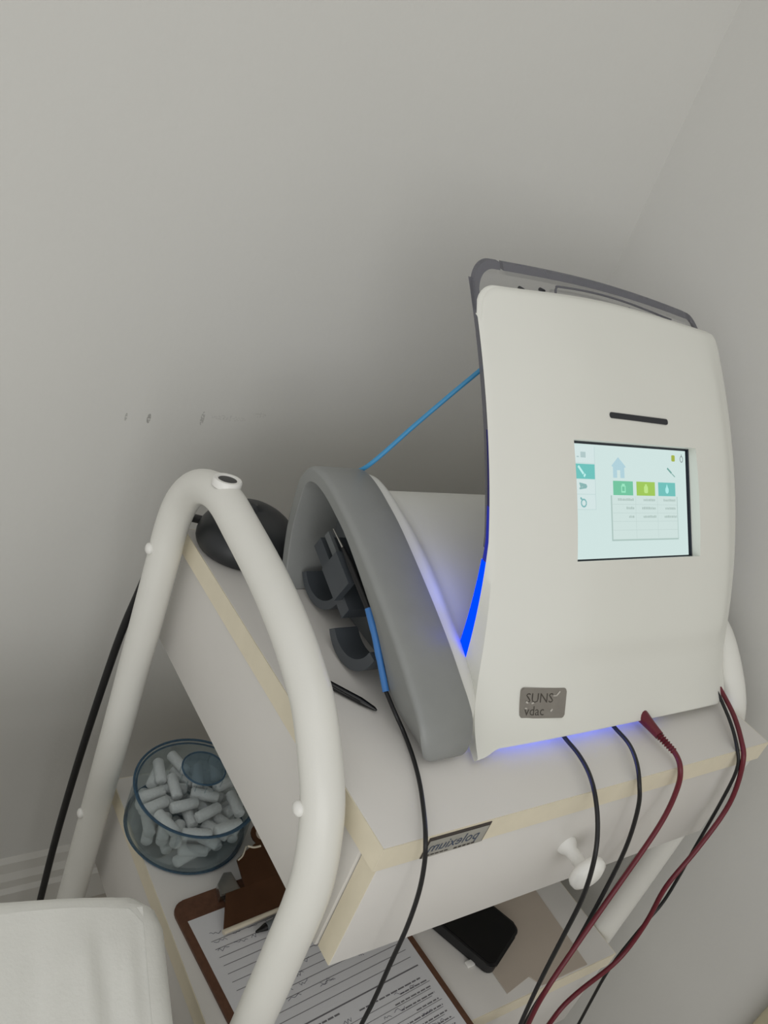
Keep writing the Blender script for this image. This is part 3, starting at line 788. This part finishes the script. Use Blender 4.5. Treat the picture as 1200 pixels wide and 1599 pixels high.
# sky blue tube from behind the panel to the arch
bt = tube('blue_tube', catmull([(0.1980, 0.2655, 0.2760), (0.1800, 0.2711, 0.2436), (0.1600, 0.2780, 0.2085), (0.1400, 0.2848, 0.1725), (0.1135, 0.2935, 0.1245), (0.106, 0.3185, 0.094), (0.105, 0.3260, 0.05), (0.110, 0.327, 0.0035)], 8), 0.0021, M_bluet, None, 12)
tag(bt, 'sky blue tube stretched from behind the panel to the grey arch', 'tube')

# ------------------------------------------------------------------ things on the tabletop
pen = empty('stylus', (0.05, 0.135, 0.0), 'black stylus lying on the tabletop beside the grey arch', 'stylus')
tube('barrel', [(0.0180, 0.1760, 0.0032), (0.0560, 0.1275, 0.0032)], 0.0031, M_blackgl, pen, 12)
tube('tip', [(0.0560, 0.1275, 0.0032), (0.0635, 0.1178, 0.0030), (0.0650, 0.1158, 0.0026)], [0.0031, 0.0017, 0.0007], M_blackgl, pen, 12)
dome = empty('black_pod', (0.050, 0.340, 0.0), 'black domed pod with a cord at the rear left of the tabletop', 'pod')
DC = Vector((0.0480, 0.3430, 0.0))
V = []; F = []; nseg = 40
prof = [(0.84, 0.0004), (0.89, 0.0010)]
for k in range(15):
    a = math.radians(-22 + 110 * k / 14)
    prof.append((math.cos(a), 0.0120 + (0.0250 if a < 0 else 0.0330) * math.sin(a)))
for r, z in prof:
    for k in range(nseg):
        a = 2 * math.pi * k / nseg
        V.append(DC + Vector((0.0500 * r * math.cos(a), 0.0440 * r * math.sin(a), z + 0.10 * max(0, z - 0.012) * math.sin(a))))
for i in range(len(prof) - 1):
    for k in range(nseg):
        k2 = (k + 1) % nseg; F.append((i * nseg + k, i * nseg + k2, (i + 1) * nseg + k2, (i + 1) * nseg + k))
F += [tuple(range(nseg)), tuple((len(prof) - 1) * nseg + k for k in range(nseg))]
mk('shell', V, F, M_dome, dome, True, 60)
tube('cord', catmull([(0.0180, 0.3620, 0.0140), (0.0080, 0.3720, 0.0150), (-0.0060, 0.3860, 0.0060), (-0.0090, 0.3985, -0.0300), (-0.0160, 0.4020, -0.0900), (-0.0240, 0.4030, -0.1600), (-0.0315, 0.4035, -0.3000),
                     (-0.0352, 0.4040, -0.4400), (-0.0345, 0.4050, -0.5580), (-0.033, 0.408, -0.64), (-0.06, 0.42, FZ + 0.005), (-0.2, 0.43, FZ + 0.005)], 8), 0.0041, M_black, dome, 12)

# ------------------------------------------------------------------ things on the lower shelf
ZJ = ZS + 0.0004
JC = Vector((0.0570, 0.2990, ZJ)); JR = 0.0665; JH = 0.0560
jar = empty('glass_jar', tuple(JC), 'round blue tinted jar with knobbed lid full of cotton rolls on the lower shelf', 'jar')
lathe_obj('bowl', [(0.002, 0.0), (JR - 0.006, 0.0), (JR - 0.0015, 0.0025), (JR, 0.008), (JR - 0.0005, JH), (JR - 0.0030, JH), (JR - 0.0030, 0.009), (JR - 0.008, 0.0035), (0.002, 0.0032)], M_glassblue, jar, tuple(JC), seg=64)
lathe_obj('foot_ring', [(JR - 0.0040, 0.0), (JR - 0.0006, 0.0022), (JR - 0.0016, 0.0032), (JR - 0.0050, 0.0010)], M_glassrim, jar, tuple(JC), seg=64, close_ends=False)
lid = lathe_obj('lid', [(JR + 0.0008, JH + 0.0005), (JR + 0.0010, JH + 0.0035), (JR - 0.004, JH + 0.0050), (JR - 0.018, JH + 0.0075), (0.034, JH + 0.0105), (0.0245, JH + 0.0140), (0.0225, JH + 0.0180), (0.0232, JH + 0.0260), (0.0238, JH + 0.0290),
                         (0.0220, JH + 0.0300), (0.001, JH + 0.0300)], M_glassblue, jar, tuple(JC), seg=64, close_ends=False)
def torus(name, r, z, t, m, parent):
    pts = [JC + Vector((r * math.cos(2 * math.pi * k / 64), r * math.sin(2 * math.pi * k / 64), z)) for k in range(65)]
    return tube(name, pts, t, m, parent, 8)
torus('lid_rim', JR + 0.0003, JH + 0.0035, 0.0013, M_glassrim, lid)
torus('lid_rim', JR - 0.0026, JH + 0.0010, 0.0010, M_glassrim, lid)
torus('lid_knob_rim', 0.0228, JH + 0.0295, 0.0010, M_glassrim, lid)
for k in range(14):
    a = 2 * math.pi * k / 14
    p0 = JC + Vector((0.0229 * math.cos(a), 0.0229 * math.sin(a), JH + 0.018)); p1 = JC + Vector((0.0236 * math.cos(a), 0.0236 * math.sin(a), JH + 0.026))
    tube('knob_rib', [p0, p1], 0.0006, M_glassblue, lid, 6)
lathe_obj('lid_knob_top', [(0.0215, JH + 0.0290), (0.0215, JH + 0.0298), (0.0005, JH + 0.0299)], M_glasstop, lid, tuple(JC), seg=48)
# cotton rolls: layers without overlap
CR, CL = 0.0060, 0.0300
V, F = lathe([(0.0008, -CL / 2), (CR - 0.0012, -CL / 2), (CR, -CL / 2 + 0.0015), (CR, CL / 2 - 0.0015), (CR - 0.0012, CL / 2), (0.0008, CL / 2)], axis=(1, 0, 0), seg=14)
roll_me = bpy.data.meshes.new('cotton_roll'); roll_me.from_pydata([tuple(v) for v in V], [], F); roll_me.update(); roll_me.materials.append(M_cotton)
for p in roll_me.polygons: p.use_smooth = True
def segd(p1, q1, p2, q2):
    best = 9
    for i in range(7):
        a = p1.lerp(q1, i / 6)
        d = q2 - p2; t = max(0, min(1, (a - p2).dot(d) / d.dot(d))); best = min(best, (a - (p2 + d * t)).length)
    for i in range(7):
        a = p2.lerp(q2, i / 6)
        d = q1 - p1; t = max(0, min(1, (a - p1).dot(d) / d.dot(d))); best = min(best, (a - (p1 + d * t)).length)
    return best
rr = random.Random(11); nroll = 0
for layer in range(4):
    placed = []
    zc = ZJ + 0.0036 + CR + layer * 0.0121
    for tries in range(6000):
        a = rr.uniform(0, math.pi); rad = (JR - 0.006 - CR) * math.sqrt(rr.random()); b = rr.uniform(0, 2 * math.pi)
        c = Vector((JC.x + rad * math.cos(b), JC.y + rad * math.sin(b), zc)); d = Vector((math.cos(a), math.sin(a), 0))
        e0, e1 = c - d * (CL / 2 - CR * 0.6), c + d * (CL / 2 - CR * 0.6)
        nv = Vector((-d.y, d.x, 0)) * (CR * 0.8); jc = Vector((JC.x, JC.y, zc))
        if any((c + d * (sa * CL / 2) + nv * sb - jc).length > JR - 0.0036 for sa in (-1, 1) for sb in (-1, 1)): continue
        if any(segd(e0, e1, f0, f1) < 2 * CR * 0.98 for f0, f1 in placed): continue
        placed.append((e0, e1))
        o = bpy.data.objects.new('cotton_roll', roll_me); COL.objects.link(o)
        o.location = c; o.rotation_euler = (0, 0, a)
        tag(o, 'white cotton roll lying inside the blue tinted jar', 'cotton roll', 'cotton rolls in the jar'); nroll += 1

# clipboard with form
a4 = math.radians(5.0)
cu = (math.cos(a4), math.sin(a4), 0); cv = (-math.sin(a4), math.cos(a4), 0)
CBW, CBL = 0.2230, 0.3150
fc, _, _, _ = frame((0.0075, 0.2085, ZS + 0.0004), cu, cv)      # origin = rear left corner, b runs to the rear
cb = empty('clipboard', tuple(fc(CBW / 2, -CBL / 2)), 'brown clipboard with a shiny metal clip lying on the lower shelf', 'clipboard')
slab('board', rrect(0, -CBL, CBW, 0, 0.014), fc, 0, 0.003, M_board, cb, 0.0004)
H0 = 0.0042
clip = slab('clip_base', rect(0.052, -0.036, 0.177, -0.012), fc, 0.0034, 0.0050, M_steel, cb, 0.0004)
slab('clip_side', [(0.046, -0.016), (0.070, -0.016), (0.070, 0.006), (0.062, 0.008), (0.050, -0.002)], fc, 0.0036, 0.0130, M_steel, cb, 0.0010)
def sloped(name, poly, h_of, th, m, parent):
    bm = bmesh.new()
    lo = [bm.verts.new(fc(a, b, h_of(b))) for a, b in poly]; hi = [bm.verts.new(fc(a, b, h_of(b) + th)) for a, b in poly]; n = len(poly)
    bm.faces.new(lo[::-1]); bm.faces.new(hi)
    for i in range(n): bm.faces.new((lo[i], lo[(i + 1) % n], hi[(i + 1) % n], hi[i]))
    return bm_obj(name, bm, m, parent, True, 30)
hc = 0.1115
plate = sloped('clip_plate', [(hc - 0.077, -0.048), (hc + 0.077, -0.048), (hc + 0.062, -0.018), (hc - 0.062, -0.018)], lambda b: 0.0060 + (b + 0.046) * 0.36, 0.0016, M_clip, cb)
# lever with a hanging loop
loopc = (hc + 0.003, 0.0275); loop = []
for k in range(13):
    a = math.radians(215 - 250 * k / 12); loop.append((loopc[0] + 0.0120 * math.cos(a), loopc[1] + 0.0120 * math.sin(a)))
lever = [(hc + 0.040, -0.018), (hc + 0.036, 0.010), (hc + 0.022, 0.016)] + loop[::-1] + [(hc - 0.022, 0.016), (hc - 0.036, 0.010), (hc - 0.040, -0.018)]
hl = lambda b: 0.0162 + (b + 0.018) * 0.20
lev = sloped('clip_lever', lever, hl, 0.0016, M_clip, cb)
sloped('lever_hole', [(loopc[0] + 0.0062 * math.cos(2 * math.pi * k / 20), loopc[1] + 0.0062 * math.sin(2 * math.pi * k / 20)) for k in range(20)], lambda b: hl(b) + 0.0014, 0.0006, M_taupe, lev)
tube('lever_edge_highlight', catmull([fc(hc - 0.035, 0.009, hl(0.009) + 0.0018), fc(hc - 0.028, 0.012, hl(0.012) + 0.0018), fc(hc - 0.020, 0.020, hl(0.020) + 0.0018)], 4), 0.0009, M_clipedge, lev, 8)  # pale tubes stand in for highlights along the lever edges
tube('lever_edge_highlight', catmull([fc(hc - 0.018, 0.020, hl(0.020) + 0.0018), fc(hc - 0.012, 0.0165, hl(0.0165) + 0.0018), fc(hc - 0.004, 0.0155, hl(0.0155) + 0.0018)], 4), 0.0012, M_clipedge, lev, 8)
tube('lever_edge_highlight', catmull([fc(hc + 0.003, 0.014, hl(0.014) + 0.0018), fc(hc + 0.004, 0.006, hl(0.006) + 0.0018), fc(hc + 0.003, 0.000, hl(0.0) + 0.0018)], 4), 0.0008, M_clipedge, lev, 8)
tube('clip_bar', [fc(hc - 0.078, -0.0495, 0.0072), fc(hc + 0.078, -0.0495, 0.0072)], 0.0026, M_clipedge, cb, 12)

sheet_o = empty('form_sheet', tuple(fc(CBW / 2, -0.16, 0.0034)), 'white printed form with handwriting held on the brown clipboard', 'paper')
slab('paper', rect(0.0085, -0.306, 0.2155, -0.0235), fc, 0.0031, 0.0034, M_paper, sheet_o)
rn = random.Random(5); ink = []; hand = []
def scrib(a, b, wd, hgt, n):
    pts = []
    for i in range(n):
        pts.append((a + wd * i / max(1, n - 1) + rn.uniform(-.2, .2) * wd / n, b + rn.uniform(-1, 1) * hgt / 2))
    for i in range(n - 1): hand.append(stroke(pts[i], pts[i + 1], 0.00042))
b = -0.052
for k in range(12):                         # ruled lines of the upper half
    ink.append(rect(0.020 + (0.004 if k > 6 else 0.0), b - 0.0003, 0.205, b + 0.0003)); b -= 0.0088
for k in range(3):
    x = 0.022
    while x < 0.20:
        wd = rn.uniform(0.006, 0.016)
        if rn.random() < 0.9: scrib(x, -0.048 - 0.0088 * k + 0.003, wd, 0.0044, 7)
        x += wd + rn.uniform(0.003, 0.012)
for k in range(3, 11):
    for _ in range(3):
        scrib(rn.uniform(0.05, 0.19), -0.048 - 0.0088 * k + 0.003, rn.uniform(0.006, 0.018), 0.0046, 7)
b = -0.160
ink.append(rect(0.022, b, 0.207, b + 0.0014))
def bars(x0, x1, b, hgt):
    x = x0
    while x < x1:
        wd = rn.uniform(0.003, 0.009); ink.append(rect(x, b, min(x1, x + wd), b + hgt * 0.7)); x += wd + 0.0012
bars(0.028, 0.10, -0.166, 0.0024); bars(0.12, 0.20, -0.172, 0.0020)
b = -0.178
for k in range(11):
    ink.append(rect(0.024, b - 0.0003, 0.208 - 0.004 * (k % 3), b + 0.0002))
    if k % 2 == 0:
        for _ in range(3): scrib(rn.uniform(0.08, 0.19), b + 0.0032, rn.uniform(0.006, 0.014), 0.0042, 6)
    bars(0.150 + rn.uniform(0, 0.03), 0.205, b + 0.0014, 0.0018)
    b -= 0.0068
ink.append(rect(0.022, b, 0.207, b + 0.0010)); b -= 0.0050
bars(0.075, 0.207, b, 0.0026); b -= 0.0065
for k in range(9):
    bars(0.030, 0.075, b, 0.0020); bars(0.168, 0.205, b, 0.0022)
    bars(0.095, 0.15, b, 0.0016)
    b -= 0.0046
quads('form_lines', ink, fc, 0.00352, M_ink, sheet_o)
quads('handwriting', hand, fc, 0.00360, M_hand, sheet_o)
bp_ = empty('ballpoint_pen', tuple(fc(0.11, -0.062, 0.0034)), 'black and grey ballpoint pen lying on the form below the shiny metal clip', 'pen')
tube('barrel', [fc(0.076, -0.0610, 0.0077), fc(0.092, -0.0594, 0.0077), fc(0.170, -0.0520, 0.0077)], 0.0040, M_greyin, bp_, 12)
tube('cap', [fc(0.088, -0.0598, 0.0077), fc(0.150, -0.0539, 0.0077)], 0.0044, M_blackgl, bp_, 12)
tube('tip', [fc(0.076, -0.0610, 0.0077), fc(0.064, -0.0620, 0.0074)], [0.0041, 0.0012], M_blackgl, bp_, 12)

# flat taupe patch and phone
fk, _, _, _ = frame((0, 0, ZS), (1, 0, 0), (0, 1, 0))
tag(slab('taupe_patch', [(0.3095, 0.0090), (0.3480, 0.0155), (0.3560, 0.0020), (0.4300, 0.0020), (0.4380, 0.2000), (0.3020, 0.2000)], fk, 0.0004, 0.0014, M_taupe, None),
    'flat taupe patch lying on the lower shelf under the black phone', 'card')
ang = math.radians(24)
fp, _, _, _ = frame((0.3340, 0.0455, ZS + 0.0016), (math.cos(ang), math.sin(ang), 0), (-math.sin(ang), math.cos(ang), 0))
ph = empty('smartphone', tuple(fp(0, 0.07)), 'black smartphone in a thick case lying on the lower shelf', 'phone')
slab('case', rrect(-0.0365, 0.0, 0.0365, 0.150, 0.010), fp, 0.0, 0.0115, M_black, ph, 0.0012)
slab('glass', rrect(-0.0335, 0.003, 0.0335, 0.147, 0.008), fp, 0.0116, 0.0121, M_blackgl, ph)
slab('side_button', rect(-0.0374, 0.085, -0.0364, 0.110), fp, 0.004, 0.0075, M_blackgl, ph)
slab('case_seam', rect(-0.024, -0.0006, 0.024, 0.0002), fp, 0.0045, 0.0070, M_blackgl, ph)
tag(box('white_clip', (0.2830, 0.0470, ZS + 0.0003), (0.2930, 0.0540, ZS + 0.0032), M_cap, None, 0.0010), 'tiny white plastic piece beside the corner of the phone', 'plastic piece')

# ------------------------------------------------------------------ treatment couch, paper covered
ba = math.radians(-13.5)
ZB = -0.200
fbk, _, _, _ = frame((-0.0490, 0.1480, ZB), (-math.cos(ba), -math.sin(ba), 0), (math.sin(ba), -math.cos(ba), 0))   # a runs left, b runs to the viewer
# frame() builds a right handed set; height axis must point up
f_up = fbk(0, 0, 1) - fbk(0, 0, 0)
sg = 1 if f_up.z > 0 else -1
couch = empty('treatment_couch', tuple(fbk(0.30, 0.9, sg * (FZ - ZB))), 'treatment couch covered with wrinkled white paper at the lower left', 'couch')
NB_A, NB_B = 70, 120
BW, BL = 0.62, 1.85
RC = 0.035; RE = 0.020
def inside_round(a, b):
    """map unit square grid to a rectangle with rounded corners"""
    return a, b
bm = bmesh.new(); grid = []
rw_ = random.Random(2)
waves = [(rw_.uniform(20, 70), rw_.uniform(-4, 4), rw_.uniform(0, 6.28), rw_.uniform(0.0002, 0.0007)) for _ in range(9)]
def relief(a, b):
    h = 0
    for fa, fb_, ph_, am in waves:
        h += 1.3 * am * math.sin(fa * a + fb_ * b + ph_)
    # pressed folds running along the couch near its right edge
    for a0, am, wd in ((0.024, 0.0016, 0.006), (0.048, -0.0020, 0.005), (0.066, 0.0014, 0.007), (0.110, -0.0014, 0.006), (0.16, 0.001, 0.01)):
        x = (a - a0 - 0.010 * math.sin(9 * b + a0 * 40)) / wd
        h += 1.5 * am * math.exp(-x * x) * sstep(0.02, 0.08, b)
    return h
def rr_edge(t, R_, L_):
    return t
loops = []
outline = rrect(0, 0, BW, BL, RC, 10)
rings = [(-0.002, -0.105), (0.0, -0.09), (0.0, -0.030), (0.0008, -0.020), (0.0035, -0.0115), (0.0080, -0.0050), (0.0140, -0.0012), (0.0210, 0.0)]
def dens(poly, n):
    P = [Vector((p[0], p[1])) for p in poly]; P.append(P[0]); Ls = [(P[i + 1] - P[i]).length for i in range(len(P) - 1)]; T = sum(Ls); out = []; i = 0; acc = 0
    for k in range(n):
        s = T * k / n
        while acc + Ls[i] < s: acc += Ls[i]; i += 1
        out.append(P[i].lerp(P[i + 1], (s - acc) / max(1e-9, Ls[i])))
    return out
def ins_rr(d, n=260):
    return dens(rrect(d, d, BW - d, BL - d, max(0.006, RC - d), 10), n)
V = []; F = []; NR = 260
for d, h in rings:
    for p in ins_rr(d):
        V.append(fbk(p.x, p.y, sg * (h + relief(p.x, p.y) * (0.6 if h > -0.01 else 0.2))))
for i in range(len(rings) - 1):
    for k in range(NR):
        k2 = (k + 1) % NR; F.append((i * NR + k, i * NR + k2, (i + 1) * NR + k2, (i + 1) * NR + k))
F.append(tuple(range(NR)))
o_side = mk('paper_edge', V, F, M_cover, couch, True, 60)
V = []; F = []
for i in range(NB_A + 1):
    for j in range(NB_B + 1):
        a = 0.0205 + (BW - 0.041) * (i / NB_A) ** 1.5; b = 0.0205 + (BL - 0.041) * (j / NB_B) ** 1.6
        # pull grid corners in so that the top follows the rounded corner
        edge = min(a - 0.0205, BW - 0.0205 - a, b - 0.0205, BL - 0.0205 - b)
        V.append(fbk(a, b, sg * (relief(a, b) + 0.0012 * sstep(0.0, 0.05, edge) + 0.0002)))
for i in range(NB_A):
    for j in range(NB_B):
        k = i * (NB_B + 1) + j; F.append((k, k + 1, k + NB_B + 2, k + NB_B + 1))
mk('paper_cover', V, F, M_cover, couch, True)
V = [fbk(a, b, sg * h) for h in (-0.1055, -0.150) for a, b in rrect(0.004, 0.004, BW - 0.004, BL - 0.004, 0.03)]
n = len(V) // 2
mk('cushion', V, [tuple(range(n)), tuple(range(2 * n - 1, n - 1, -1))] + [(i, (i + 1) % n, n + (i + 1) % n, n + i) for i in range(n)], M_mattress, couch)
for a in (0.06, BW - 0.06):
    for b in (0.12, BL - 0.12):
        tube('leg', [fbk(a, b, sg * -0.150), fbk(a, b, sg * (FZ - ZB))], 0.02, M_leg, couch, 16)
